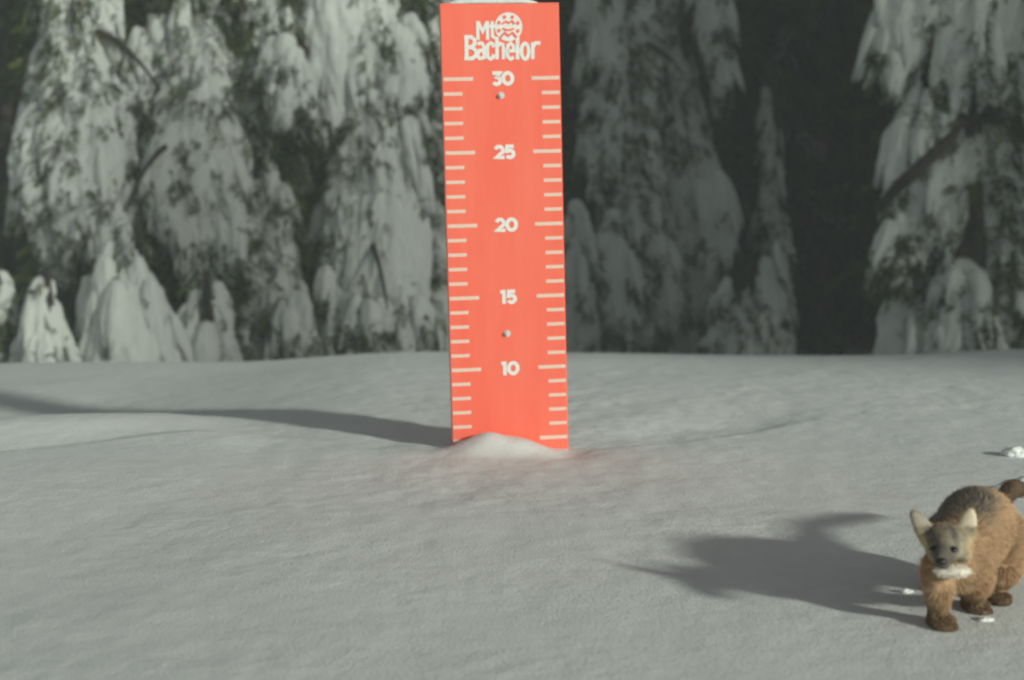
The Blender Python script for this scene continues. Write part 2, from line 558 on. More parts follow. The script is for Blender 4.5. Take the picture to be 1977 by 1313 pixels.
    D.append(np.stack([np.cos(a), np.sin(a), rng.uniform(-1.2, -0.2, m)], 1)); Sc.append(rng.uniform(0.08, 0.18, m)); Cl.append(greens(m, 0.03))
    O, D, Sc, Cl = np.concatenate(O), np.concatenate(D), np.concatenate(Sc), np.concatenate(Cl)
    V, T, C = sprays(O, D, Sc, Cl)
    crown = link('crown', mesh_np('crown', V - org, T, M_NEEDLE, smooth=False, col=C), t)
    return t

def top(x0, x1, w0, w1, y1, y0=-1150):
    """the upper crown of a tree, above the frame"""
    ys = np.linspace(y0, y1, 8)
    return [(x0 + (x1 - x0) * k / 7, y, w0 + (w1 - w0) * k / 7) for k, y in enumerate(ys)]

conifer('tall snow plastered conifer with ragged hem, leftmost of the pale trees', 150, 8.2, [
    top(158, 155, 18, 62, 40),
    [(150, -150, 44), (154, -60, 52), (158, 40, 58), (150, 130, 74), (142, 200, 90), (138, 250, 84)],
    dict(s=[(165, 140, 44), (150, 230, 88), (146, 320, 108), (144, 400, 104), (136, 480, 84), (124, 560, 54)], rag=0.35, sub=14),
    dict(s=[(190, 340, 35), (196, 430, 40), (200, 520, 24)], d=-0.15),
    dict(s=[(90, 300, 25), (80, 380, 34), (84, 460, 22)], d=-0.1),
    dict(s=[(222, 150, 20), (236, 240, 30), (236, 330, 26), (230, 390, 14)], g=1.0, d=0.1),
    dict(s=[(120, 500, 20), (118, 580, 34), (112, 640, 26)], g=1.3, d=0.2),
    dict(s=[(210, 380, 24), (222, 440, 36), (225, 500, 26)], g=1.5, d=0.1),
], green=0.34, tier=0.8)

conifer('broad snow draped conifer with green lower fringe, second large pale tree from the left', 378, 8.5, [
    top(398, 388, 18, 60, 60),
    dict(s=[(390, 20, 30), (380, 100, 58), (368, 210, 88), (375, 330, 106), (385, 430, 102), (396, 520, 84), (402, 610, 54)], rag=0.35, sub=14),
    dict(s=[(282, 90, 18), (276, 150, 34), (262, 230, 26)], d=-0.15),
    dict(s=[(330, 250, 32), (316, 330, 46), (324, 420, 42), (340, 490, 26)], d=-0.2),
    dict(s=[(430, 310, 34), (446, 410, 50), (450, 520, 44), (446, 590, 26)], g=1.2, d=-0.1),
    dict(s=[(380, 470, 26), (385, 540, 44), (390, 610, 34)], g=1.4, d=-0.05),
], green=0.5, tier=0.7)

conifer('needle flecked conifer top hanging between the two left pale trees at the picture top', 330, 9.6, [
    top(345, 335, 18, 60, 20),
    dict(s=[(345, -120, 50), (350, -30, 70), (340, 60, 62), (325, 120, 30)], g=0.9),
    dict(s=[(420, -80, 30), (415, 10, 42), (405, 90, 36), (400, 150, 22)], g=1.3, d=-0.3),
    dict(s=[(258, -60, 20), (255, 20, 26), (250, 80, 16)], g=0.9),
], green=0.9, inner=1500)

conifer('slim dark conifer thick with green sprays left of the broad white drape', 512, 8.7, [
    top(525, 518, 15, 40, 20),
    dict(s=[(530, -120, 30), (520, 20, 50), (510, 140, 62), (502, 250, 56), (494, 350, 34)], g=1.3),
    dict(s=[(560, 80, 24), (552, 180, 38), (560, 270, 34)], g=0.9, d=-0.25),
    dict(s=[(515, 330, 26), (515, 420, 56), (522, 520, 54), (520, 610, 54), (520, 720, 66)], g=1.1),
    dict(s=[(462, 380, 22), (466, 470, 42), (474, 560, 40), (474, 630, 24)], g=1.4, d=0.1),
    dict(s=[(470, 610, 18), (472, 650, 36), (475, 720, 48)], g=0.9, d=-0.1),
    dict(s=[(560, 600, 20), (556, 650, 34), (560, 720, 44)], g=0.6, d=-0.2),
], green=1.0, inner=1500)

conifer('big smooth white draped conifer just left of the red stake', 705, 8.9, [
    top(665, 670, 18, 74, 30),
    dict(s=[(690, -80, 60), (695, 40, 76), (702, 160, 80), (716, 280, 86), (722, 400, 100), (720, 520, 110), (720, 610, 112), (722, 690, 100)], fold=0.10, step=0.09, tier=1.5, g=0.22, rag=0.1),
    dict(s=[(616, 0, 34), (592, 110, 58), (576, 220, 64), (588, 320, 44), (600, 400, 22)], g=0.9, rag=0.4, sub=14),
    dict(s=[(630, -60, 56), (644, 60, 62), (652, 160, 64), (640, 260, 46), (660, 320, 24)], d=-0.15, g=0.35, step=0.1),
    dict(s=[(770, 50, 30), (786, 140, 40), (776, 240, 30)], d=-0.1, g=0.3, step=0.1),
    dict(s=[(655, 540, 30), (648, 620, 42), (650, 720, 46)], g=1.0, d=-0.2),
    dict(s=[(775, 560, 34), (776, 640, 48), (780, 720, 50)], g=0.9, d=-0.2),
    dict(s=[(705, 600, 30), (708, 660, 42), (710, 730, 46)], g=1.3, d=-0.3),
], green=0.4)

conifer('mottled green and white conifer half hidden behind the left edge of the red stake', 835, 9.3, [
    top(830, 832, 18, 56, 0),
    dict(s=[(770, -60, 30), (775, 40, 36), (790, 130, 36), (800, 210, 24)], g=1.6, d=-0.1),
    dict(s=[(835, -80, 50), (832, 60, 60), (830, 200, 62), (828, 330, 54), (834, 420, 40)], g=1.2),
    dict(s=[(838, 380, 30), (842, 470, 42), (846, 580, 44), (850, 720, 54)], g=0.6),
    dict(s=[(905, -80, 50), (910, 100, 70), (920, 300, 80), (925, 500, 85), (930, 720, 95)], g=0.7, d=0.3),
], green=1.0, inner=1500)

conifer('rounded white snow cone of a buried young tree between the two left pale trees', 252, 7.6, [
    dict(s=[(246, 470, 6), (248, 505, 30), (250, 550, 56), (252, 610, 80), (255, 690, 98), (255, 770, 106)], fold=0.11, step=0.08, tier=1.2, g=0.16, rag=0.05),
    dict(s=[(320, 590, 12), (326, 640, 22), (332, 720, 30)], g=0.3),
], height=0.9, inner=60, limbs=3, name='buried_sapling', crown_r=0.22, group='snow buried saplings at the foot of the trees')
conifer('narrow pointed white snow cone of a buried young tree at the far left', 85, 7.5, [
    dict(s=[(86, 555, 4), (86, 600, 16), (86, 640, 28), (84, 700, 44), (84, 770, 52)], fold=0.14, step=0.05, tier=2, g=0.08, rag=0.05)],
    height=0.6, inner=40, limbs=2, name='buried_sapling', crown_r=0.12, group='snow buried saplings at the foot of the trees')
conifer('low white snow cone of a buried young tree under the fringe of the broad conifer', 408, 7.7, [
    dict(s=[(414, 570, 5), (410, 610, 22), (408, 650, 42), (405, 700, 58), (405, 770, 70)], fold=0.14, step=0.08, tier=2, g=0.2, rag=0.05)],
    height=0.6, inner=60, limbs=2, name='buried_sapling', crown_r=0.16, group='snow buried saplings at the foot of the trees')
conifer('small needle flecked snowy sapling cut by the left edge of the picture', -8, 7.6, [
    dict(s=[(5, 590, 12), (0, 640, 24), (-6, 700, 36), (-6, 770, 44)], g=1.2)],
    height=0.6, inner=80, limbs=2, name='buried_sapling', crown_r=0.14, group='snow buried saplings at the foot of the trees')

conifer('dim grey shaded conifer with long snow folds directly right of the red stake', 1200, 11.4, [
    top(1210, 1205, 15, 56, 0),
    dict(s=[(1150, -120, 40), (1160, 40, 44), (1165, 180, 50), (1175, 320, 50), (1180, 420, 40)], g=1.0, d=-0.15),
    [(1215, -100, 46), (1215, 80, 44), (1220, 220, 50), (1222, 350, 54), (1215, 480, 60), (1205, 600, 64), (1205, 730, 74)],
    dict(s=[(1106, 400, 4), (1112, 480, 18), (1116, 560, 32), (1112, 650, 44), (1110, 740, 52)], d=-0.5, g=0.5, step=0.14),
    dict(s=[(1176, 400, 6), (1184, 480, 26), (1190, 560, 40), (1200, 660, 36)], d=-0.4, g=0.9),
], green=0.5)
conifer('dim shaded conifer with bulging snow boughs beside the dark gap in the forest', 1310, 11.8, [
    top(1300, 1290, 15, 50, 0),
    [(1280, -100, 46), (1276, 60, 46), (1292, 200, 56), (1312, 330, 68), (1330, 460, 78), (1322, 600, 72), (1320, 740, 84)],
    dict(s=[(1365, -60, 28), (1378, 60, 34), (1392, 140, 26), (1402, 230, 14)], g=1.0, d=-0.3),
    dict(s=[(1360, 340, 28), (1384, 420, 38), (1388, 500, 28), (1380, 550, 14)], g=0.8, d=-0.4),
    dict(s=[(1270, 480, 26), (1280, 560, 36), (1290, 660, 34)], g=0.6, d=-0.4),
], green=0.45)
conifer('thin dim snow crusted spire of a tree in the dark gap', 1490, 12.4, [
    dict(s=[(1478, 160, 8), (1484, 250, 14), (1490, 400, 20), (1500, 550, 28), (1502, 740, 38)], g=0.5)],
    height=2.6, inner=200, limbs=4, crown_r=0.18)
conifer('hunched snowy sapling with twisted white boughs at the foot of the dark gap', 1440, 10.6, [
    dict(s=[(1392, 556, 14), (1420, 580, 26), (1440, 640, 36), (1440, 740, 50)], g=0.9),
    dict(s=[(1480, 490, 10), (1486, 540, 22), (1482, 600, 28), (1490, 740, 36)], g=0.6),
    dict(s=[(1395, 600, 14), (1400, 650, 26), (1400, 740, 34)], g=0.8),
], height=0.9, inner=120, limbs=3, name='buried_sapling', crown_r=0.25, group='snow buried saplings at the foot of the trees')

conifer('large olive flecked snowy conifer at the right edge of the picture', 1865, 8.4, [
    top(1880, 1850, 20, 100, -40),
    dict(s=[(1800, -200, 60), (1775, -60, 62), (1752, 60, 58), (1730, 140, 50), (1722, 215, 34)], g=0.7),
    dict(s=[(1900, -120, 80), (1890, 40, 84), (1885, 140, 80), (1880, 230, 56)], g=0.6, d=-0.1),
    dict(s=[(1960, -60, 60), (1965, 80, 66), (1968, 190, 60), (1970, 260, 40)], g=0.8),
    dict(s=[(1806, 170, 24), (1800, 250, 60), (1806, 340, 84), (1800, 430, 80), (1780, 510, 66), (1770, 580, 40)], g=0.5, step=0.12, rag=0.4, sub=16),
    dict(s=[(1750, 220, 14), (1738, 290, 26), (1728, 370, 24), (1726, 430, 12)], g=0.7, d=-0.1),
    dict(s=[(1740, 420, 14), (1732, 490, 30), (1728, 560, 26)], g=1.2, d=-0.1),
    dict(s=[(1910, 230, 60), (1922, 340, 84), (1930, 460, 92), (1932, 560, 92), (1936, 740, 108)], g=1.3, d=0.1),
    dict(s=[(1770, 480, 30), (1772, 560, 58), (1766, 640, 74), (1766, 750, 92)], g=0.8, d=0.1, sub=14),
    dict(s=[(1860, 490, 40), (1852, 590, 64), (1852, 670, 74), (1850, 750, 90)], g=1.1, d=-0.1),
], green=0.7, inner=1800, crown_r=0.9, height=6)

# a stout fallen limb that leans across the right-hand tree
lp = [at(1860, 235, 7.75), at(1840, 262, 7.70), at(1800, 300, 7.68), at(1760, 336, 7.72), at(1722, 372, 7.8), at(1700, 400, 8.1)]
V, Fq = tube(np.array(lp) - np.array(lp[-1]), [0.018, 0.03, 0.036, 0.036, 0.034, 0.03], 10, 0.15)
o = link('bare_limb', mesh_np('bare_limb', V, Fq, M_BARK), None, lp[-1])
tag(o, 'dark bare limb slanting across the right hand conifer', 'limb')

# unseen trees added outside the frame on the right to shade the forest
def added_side_tree(x, y, h, r, label, green=0.8, inner=2600):
    z = gz(x, y)
    def px(X, Z, w):
        d = Vector((X, y, Z - CAM_H))
        f = d.y * CP - d.z * SP
        return (IMW / 2 + FPX * d.x / f, IMH / 2 - FPX * (d.y * SP + d.z * CP) / f, w * FPX / y)
    ds = []
    rr = random.Random(int(x * 100))
    sp = [px(x, z + h * (1 - k / 9.0) , 0.05 + r * (k / 9.0) ** 0.8) for k in range(10)]
    ds.append(sp)
    for k in range(8):
        a = k * 2.2
        hh = h * rr.uniform(0.25, 0.75)
        q = r * (1 - hh / h) * 1.1
        cx = x + math.cos(a) * q
        ds.append([px(cx - math.cos(a) * 0.15, z + hh + 0.5, 0.1), px(cx, z + hh, 0.26), px(cx + math.cos(a) * 0.1, z + hh - 0.6, 0.2)])
    bp = px(x, z + 0.5, 0)[0]
    conifer(label, bp, y, ds, green=green, height=h, inner=inner, crown_r=r * 1.25, group='added shade conifers outside the frame on the right')

def added_open_tree(x, y, h, r, label, count, group='added shade conifers behind the viewer on the right'):
    # an unseen thin-crowned tree, added so its loose crown dims the far trees
    z = gz(x, y)
    t = thing('added_thin_conifer', (x, y, z), label, 'tree', group)
    zz = np.linspace(-0.3, h, 12)
    V, Fq = tube(np.stack([0.06 * np.sin(zz), 0.05 * np.cos(zz * 0.8), zz], 1), np.linspace(0.15, 0.02, 12), 12, 0.15)
    link('trunk', mesh_np('trunk', V, Fq, M_BARK), t)
    for k in range(12):
        hh = h * (0.25 + 0.06 * k); a = k * 2.4
        s_ = np.linspace(0, 1, 6); L_ = r * (1.1 - 0.7 * hh / h)
        V, Fq = tube(np.stack([np.cos(a) * L_ * s_, np.sin(a) * L_ * s_, hh - 0.3 * L_ * s_ ** 2], 1), np.linspace(0.03, 0.006, 6), 6)
        link('branch', mesh_np('branch', V, Fq, M_BARK), t)
    hz = h * (0.18 + 0.82 * rng.random(count))
    rr = r * np.sqrt(rng.random(count)) * np.clip(1.25 - 0.75 * hz / h, 0.1, 1)
    a = rng.random(count) * 2 * np.pi
    V, T, C = sprays(np.stack([rr * np.cos(a), rr * np.sin(a), hz], 1), np.stack([np.cos(a), np.sin(a), rng.uniform(-0.8, 0.2, count)], 1), rng.uniform(0.16, 0.34, count), greens(count, 0.1))
    link('crown', mesh_np('crown', V, T, M_NEEDLE, smooth=False, col=C), t)

added_open_tree(4.3, 7.9, 6.4, 0.85, 'added thin crowned shade conifer next to the right edge tree, outside the frame', 3800, 'added shade conifers outside the frame on the right')
added_open_tree(5.6, 7.5, 6.6, 0.9, 'second added shade conifer outside the right edge of the frame, thin crowned', 3800, 'added shade conifers outside the frame on the right')
added_side_tree(7.0, 7.2, 6.8, 1.0, 'third added shade conifer, snowy, outside the right edge of the frame')
added_side_tree(8.6, 7.0, 6.8, 1.0, 'fourth added shade conifer, snowy, outside the right edge of the frame')

added_open_tree(10.2, 6.8, 7.0, 1.0, 'second to last conifer of the added shade row outside the right edge of the frame', 6500, 'added shade conifers outside the frame on the right')
added_open_tree(11.8, 6.6, 7.0, 1.0, 'last conifer of the added shade row outside the right edge of the frame', 6500, 'added shade conifers outside the frame on the right')
for k, off in enumerate((4.5, 5.4, 6.5, 7.6, 8.4)):  # unseen row added to dim the sun on the far trees
    al = 19.0 + 1.0 * (k % 2)
    added_open_tree(math.cos(SUN_AZ) * off + math.sin(SUN_AZ) * al, math.sin(SUN_AZ) * off - math.cos(SUN_AZ) * al, 9.6, 0.75,
              ('nearest', 'second', 'third', 'fourth', 'farthest')[k] + ' thin crowned conifer of the added shade row behind the viewer on the right', SHADE_N[k])

# ------------------------------------------------------------------ the dark wood behind: one mass
def background_wood():
    Vs, Fs, Cs, off = [], [], [], 0
    O, D, S, C = [], [], [], []
    tv, tf, to = [], [], 0
    k = 0
    for y in (13.6, 14.8, 16.2, 17.8):
        x = -7.5 + (y % 1.0)
        while x < 12:
            xx = x + rng.uniform(-0.25, 0.25); yy = y + rng.uniform(-0.4, 0.4)
            z = gz(xx, yy)
            h = rng.uniform(6.5, 8.5)
            V, Fq = tube(np.stack([xx + 0.08 * np.sin(np.linspace(0, 3, 8) + k), np.full(8, yy), z + np.linspace(-0.3, h, 8)], 1), np.linspace(0.13, 0.02, 8), 8, 0.1)
            tv.append(V); tf.append(Fq + to); to += len(V)
            m = 620
            hz = rng.random(m) ** 0.8
            r = 0.95 * (1.05 - 0.8 * hz) * np.sqrt(rng.random(m))
            a = rng.random(m) * 2 * np.pi
            O.append(np.stack([xx + r * np.cos(a), yy + r * np.sin(a), z + 0.1 + hz * h], 1))
            D.append(np.stack([np.cos(a), np.sin(a), rng.uniform(-1.3, -0.3, m)], 1))
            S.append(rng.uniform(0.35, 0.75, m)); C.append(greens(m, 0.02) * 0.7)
            x += rng.uniform(0.75, 1.05); k += 1
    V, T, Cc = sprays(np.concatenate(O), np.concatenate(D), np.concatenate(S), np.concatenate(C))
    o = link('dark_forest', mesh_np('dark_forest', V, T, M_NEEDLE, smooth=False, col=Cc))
    tag(o, 'dark mass of conifer forest behind the snowy trees', 'forest', kind='stuff')
    tr = link('trunks', mesh_np('trunks', np.concatenate(tv), np.concatenate(tf), M_BARK), o)
    tag(tr, kind='stuff')
background_wood()

# ------------------------------------------------------------------ the snow stake
SD = 2.497
IN = 0.0254
stake = thing('snow_stake', (0, 0, 0), 'red orange snow depth stake with white inch marks standing in the snow', 'snow stake')
p30, p10 = at(964, 152, SD), at(981, 711, SD)
axis_v = (p30 - p10)
unit = axis_v.length / 20.0                       # one inch on the stake
lean = math.radians(1.45)
base = p10 - (p30 - p10) * 0.5                    # the zero mark
stake.location = base
stake.rotation_euler = (math.radians(0.0), -lean, math.radians(7.0))
HW = 0.1035
TOP = 35.1 * unit

def box(name, x0, x1, y0, y1, z0, z1, mat, parent, bev=0.0):
    bm = bmesh.new()
    bmesh.ops.create_cube(bm, size=1)
    for v in bm.verts:
        v.co = Vector(((x0 + x1) / 2 + v.co.x * (x1 - x0), (y0 + y1) / 2 + v.co.y * (y1 - y0), (z0 + z1) / 2 + v.co.z * (z1 - z0)))
    if bev:
        bmesh.ops.bevel(bm, geom=bm.edges[:], offset=bev, segments=2, affect='EDGES', profile=0.5)
    me = bpy.data.meshes.new(name)
    bm.to_mesh(me); bm.free()
    me.materials.append(mat)
    return link(name, me, parent)

box('board', -HW, HW, 0.0, 0.019, -0.25, TOP, M_RED, stake, 0.0015)

# tick marks (shared meshes)
def tick_mesh(length, th):
    bm = bmesh.new()
    bmesh.ops.create_cube(bm, size=1)
    for v in bm.verts:
        v.co = Vector((v.co.x * length, v.co.y * 0.0006, v.co.z * th))
    me = bpy.data.meshes.new('tick_mark'); bm.to_mesh(me); bm.free()
    me.materials.append(M_TICK)
    return me
t_major_l, t_major_r = tick_mesh(0.052, 0.0062), tick_mesh(0.049, 0.0062)
t_minor_l, t_minor_r = tick_mesh(0.0325, 0.0058), tick_mesh(0.0315, 0.0058)
for k in range(3, 31):
    z = k * unit
    for side in (-1, 1):
        me = (t_major_l if side < 0 else t_major_r) if k % 5 == 0 else (t_minor_l if side < 0 else t_minor_r)
        L = {t_major_l: 0.052, t_major_r: 0.049, t_minor_l: 0.0325, t_minor_r: 0.0315}[me]
        link('tick_mark', me, stake, (side * (HW - 0.0022 - L / 2), -0.0003, z))

# lettering: strokes of a given width laid on the face
def stroke_mesh(name, polys, width, mat, th=0.0007, cap=True):
    """polys: list of polylines (x,z) (or (polyline, width)); each becomes a flat ribbon with mitred joints, a hair apart"""
    V, Fq = [], []
    for n, pl in enumerate(polys):
        w = width
        if isinstance(pl, tuple):
            pl, w = pl
        p = np.array(pl, float)
        closed = np.allclose(p[0], p[-1]) and len(p) > 3
        if closed:
            p = p[:-1]
            prv, nxt = np.roll(p, 1, 0), np.roll(p, -1, 0)
        else:
            prv, nxt = np.vstack([p[0], p[:-1]]), np.vstack([p[1:], p[-1]])
        d0, d1 = p - prv, nxt - p
        l0 = np.linalg.norm(d0, axis=1)[:, None]; l1 = np.linalg.norm(d1, axis=1)[:, None]
        d0 = np.where(l0 > 1e-9, d0 / np.maximum(l0, 1e-9), d1 / np.maximum(l1, 1e-9))
        d1 = np.where(l1 > 1e-9, d1 / np.maximum(l1, 1e-9), d0)
        n0, n1 = np.stack([-d0[:, 1], d0[:, 0]], 1), np.stack([-d1[:, 1], d1[:, 0]], 1)
        mn = n0 + n1
        mn /= np.linalg.norm(mn, axis=1)[:, None] + 1e-9
        sc = 1 / np.clip((mn * n0).sum(1), 0.5, 1)[:, None]
        A, B = p + mn * sc * w / 2, p - mn * sc * w / 2
        y0 = -0.0003 - n * 0.00012
        b = len(V); m = len(p)
        for (q, yy) in ((A, y0), (B, y0), (A, y0 - th), (B, y0 - th)):
            V += [(a, yy, c) for a, c in q]
        for k in range(m if closed else m - 1):
            l = (k + 1) % m
            Fq += [(b + 2 * m + k, b + 2 * m + l, b + 3 * m + l, b + 3 * m + k), (b + k, b + m + k, b + m + l, b + l),
                   (b + k, b + l, b + 2 * m + l, b + 2 * m + k), (b + m + l, b + m + k, b + 3 * m + k, b + 3 * m + l)]
        if not closed:
            Fq += [(b, b + 2 * m, b + 3 * m, b + m), (b + m - 1, b + 2 * m - 1, b + 4 * m - 1, b + 3 * m - 1)]
    me = bpy.data.meshes.new(name)
    me.from_pydata(V, [], Fq)
    bm = bmesh.new(); bm.from_mesh(me); bmesh.ops.recalc_face_normals(bm, faces=bm.faces); bm.to_mesh(me); bm.free()
    me.materials.append(mat)
    return me

def arc(cx, cz, rx, rz, a0, a1, n=14):
    return [(cx + rx * math.cos(math.radians(a0 + (a1 - a0) * k / n)), cz + rz * math.sin(math.radians(a0 + (a1 - a0) * k / n))) for k in range(n + 1)]

# geometric bold numerals on a unit em (cap height 1)
DIG = {
    '0': ([arc(0.44, 0.5, 0.33, 0.39, 0, 360, 28)], 0.88),
    '1': ([[(0.02, 0.88), (0.28, 0.88), (0.28, 0.0)]], 0.46),
    '2': ([[*arc(0.36, 0.62, 0.27, 0.27, 165, -35, 12), (0.12, 0.11), (0.74, 0.11)]], 0.76),
    '3': ([[(0.06, 0.89), (0.60, 0.89), (0.36, 0.60), *arc(0.36, 0.345, 0.27, 0.245, 85, -150, 12)]], 0.74),
    '5': ([[(0.66, 0.89), (0.19, 0.89), (0.15, 0.555), *arc(0.37, 0.345, 0.27, 0.245, 78, -150, 12)]], 0.74),
}
for val in (30, 25, 20, 15, 10):
    H = 0.0240
    w = sum(DIG[c][1] for c in str(val)) * H
    x = -w / 2 + 0.002
    for c in str(val):
        polys, adv = DIG[c]
        pl = [[(x + a * H, (b - 0.5) * H) for a, b in p] for p in polys]
        link('numeral', stroke_mesh('numeral', pl, 0.275 * H, M_WHITE), stake, (0, 0, val * unit))
        x += adv * H

# the printed name and its round emblem
def fx(px, py):      # pixel on the stake's face -> face coordinates
    a = math.radians(1.1)
    dx, dz = (px - 964.0) / 1100.0, (152.0 - py) / 1100.0
    return dx * math.cos(a) + dz * math.sin(a) + 0.0, 30 * unit + dz * math.cos(a) - dx * math.sin(a)

logo = link('printed_name', None, stake)
def letter(polys, x0, y0, w, h, sw):
    pl = []
    for p in polys:
        pl.append([fx(x0 + a * w, y0 - b * h) for a, b in p])
    link('letter', stroke_mesh('letter', pl, sw / 1100.0, M_WHITE), logo)
# condensed poster letters: (polylines in 0..1 box)
B_ = [[(0.18, 0), (0.18, 1)], [(0.0, 0.98), (0.55, 0.98), (0.80, 0.86), (0.80, 0.66), (0.55, 0.53), (0.2, 0.53)], [(0.2, 0.52), (0.60, 0.52), (0.90, 0.38), (0.90, 0.16), (0.6, 0.03), (0.0, 0.03)]]
a_ = [[(0.15, 0.88), (0.35, 0.97), (0.62, 0.94), (0.78, 0.75), (0.78, 0.0)], [(0.75, 0.55), (0.35, 0.52), (0.16, 0.36), (0.16, 0.16), (0.35, 0.04), (0.75, 0.10)]]
c_ = [[(0.85, 0.72), (0.78, 0.92), (0.5, 0.98), (0.22, 0.84), (0.16, 0.5), (0.22, 0.14), (0.5, 0.02), (0.78, 0.10), (0.86, 0.30)]]
h_ = [[(0.18, 0), (0.18, 1.0)], [(0.2, 0.58), (0.45, 0.70), (0.74, 0.66), (0.80, 0.50), (0.80, 0.0)]]
e_ = [[(0.2, 0.5), (0.84, 0.52), (0.80, 0.82), (0.52, 0.98), (0.24, 0.84), (0.16, 0.5), (0.22, 0.16), (0.5, 0.02), (0.84, 0.14)]]
l_ = [[(0.5, 0), (0.5, 1.0)]]
o_ = [arc(0.5, 0.5, 0.34, 0.47, 0, 360, 18)]
r_ = [[(0.26, 0), (0.26, 0.98)], [(0.28, 0.72), (0.55, 0.95), (1.0, 0.93)]]
letter(B_, 893, 116, 25, 42, 7.3)
letter(a_, 916, 116, 19, 31, 6.7)
letter(c_, 934, 116, 18, 31, 6.7)
letter(h_, 952, 116, 20, 42, 6.7)
letter(e_, 972, 116, 19, 31, 6.5)
letter(l_, 989, 116, 12, 44, 7.3)
letter(o_, 999, 116, 21, 31, 6.9)
letter(r_, 1019, 115, 20, 32, 6.7)
M_ = [[(0.10, 0), (0.10, 1), ], [(0.12, 0.98), (0.5, 0.45), (0.88, 0.98)], [(0.90, 0), (0.90, 1)]]
t_ = [[(0.5, 1.0), (0.5, 0.16), (0.9, 0.03)], [(0.1, 0.72), (0.95, 0.72)]]
letter(M_, 917, 80, 23, 35, 6.5)
letter(t_, 940, 78, 14, 33, 6.1)
emblem = stroke_mesh('emblem', [], 0.003, M_WHITE)
def disc(name, cx, cy, rx, ry, mat, lift, n=26, parent=None, th=0.0006):
    P = [fx(cx + rx * math.cos(t), cy - ry * math.sin(t)) for t in np.linspace(0, 2 * math.pi, n, endpoint=False)]
    V = [(a, -lift, b) for a, b in P] + [(a, -lift - th, b) for a, b in P]
    Fq = [tuple(range(2 * n - 1, n - 1, -1))] + [(k, (k + 1) % n, n + (k + 1) % n, n + k) for k in range(n)]
    me = bpy.data.meshes.new(name); me.from_pydata(V, [], Fq)
    bm = bmesh.new(); bm.from_mesh(me); bmesh.ops.recalc_face_normals(bm, faces=bm.faces); bm.to_mesh(me); bm.free()
    me.materials.append(mat)
    return link(name, me, parent)
EX, EY = 978, 55
disc('emblem', EX, EY, 26.5, 27, M_WHITE, 0.0003, 32, logo)
for k in range(8):                                             # red notches round the rim, a face-like mark and a peak inside
    t = math.radians(22 + 45 * k)
    if 225 < math.degrees(t) % 360 < 315:
        continue
    disc('emblem_mark', EX + 19.5 * math.cos(t), EY - 19.5 * math.sin(t), 3.2, 3.6, M_RED, 0.0012, 12, logo)
mk = [[fx(EX - 12, EY - 5), fx(EX - 5, EY - 10), fx(EX + 1, EY - 7), fx(EX + 7, EY - 11), fx(EX + 12, EY - 5)],
      [fx(EX - 11, EY + 3), fx(EX - 4, EY + 6), fx(EX + 4, EY + 6), fx(EX + 11, EY + 3)],
      [fx(EX - 15, EY + 20), fx(EX - 7, EY + 11), fx(EX, EY + 17), fx(EX + 8, EY + 11), fx(EX + 16, EY + 20)]]
lm = stroke_mesh('emblem_mark', mk, 3.4 / 1100, M_RED)
o = link('emblem_mark', lm, logo); o.location = (0, -0.0012, 0)

# two bolts with washers
for (bx_, by_) in ((963, 184), (977, 640)):
    x, z = (bx_ - 964 - (by_ - 152) * 0.0305) / 1100.0, 30 * unit - (by_ - 152) / 1100.0
    bm = bmesh.new()
    bmesh.ops.create_cone(bm, cap_ends=True, segments=24, radius1=0.0064, radius2=0.0058, depth=0.0016, matrix=Matrix.Translation((0, 0, 0.0008)))
    bmesh.ops.create_cone(bm, cap_ends=True, segments=6, radius1=0.0042, radius2=0.0037, depth=0.005, matrix=Matrix.Translation((0, 0, 0.0041)))
    bmesh.ops.rotate(bm, verts=bm.verts, cent=(0, 0, 0), matrix=Matrix.Rotation(math.radians(90), 3, 'X'))
    me = bpy.data.meshes.new('bolt'); bm.to_mesh(me); bm.free(); me.materials.append(M_STEEL)
    link('bolt', me, stake, (x, -0.0002, z))

# snow lying on the top edge of the stake
n, m = 40, 14
u = np.linspace(-1, 1, n); t = np.linspace(0, 2 * np.pi, m, endpoint=False)
U, T = np.meshgrid(u, t, indexing='ij')
hh = (1 - np.abs(U) ** 3.2) * (0.011 + 0.003 * noise3(U * 3, T * 0, 1.3)) + 0.0008
X = U * 0.082 - 0.012
Y = 0.0095 + 0.012 * np.cos(T) * np.sqrt(np.clip(1 - np.abs(U) ** 6, 0.02, 1)) * (1 + 0.12 * noise3(U * 5, T, 4.0))
Z = TOP + np.where(np.sin(T) > 0, hh * np.sin(T), 0.002 * np.sin(T))
i = np.arange(n - 1)[:, None] * m; j = np.arange(m)[None]; jn = (j + 1) % m
F = np.stack([i + j, i + jn, i + m + jn, i + m + j], -1).reshape(-1, 4)
cap = link('snow_cap', mesh_np('snow_cap', np.stack([X, Y, Z], -1).reshape(-1, 3), F, M_SNOW), stake)

# ------------------------------------------------------------------ the marten
MB = on_ground(1846, 1203, 0.0)
MB.z = gz(MB.x, MB.y) - 0.004
marten = thing('marten', MB, 'brown marten with pale ears and cream throat bounding towards the viewer', 'marten')

def round_cone(bm, a, b, ra, rb, n=7, squash=None):
    a, b = Vector(a), Vector(b)
    for k in range(n):
        s = k / (n - 1)
        c = a.lerp(b, s); r = ra + (rb - ra) * s
        bmesh.ops.create_icosphere(bm, subdivisions=2, radius=r, matrix=Matrix.Translation(c))

def blob(bm, c, r, rot=(0, 0, 0)):
    from mathutils import Euler
    m = Matrix.Translation(Vector(c)) @ Euler(rot).to_matrix().to_4x4() @ Matrix.Diagonal((*r, 1))
    bmesh.ops.create_icosphere(bm, subdivisions=3, radius=1, matrix=m)

def mp(px, py, dy):
    """pixel at a depth dy behind the front paws -> the marten's own coordinates"""
    return at(px, py, MB.y + dy) - MB

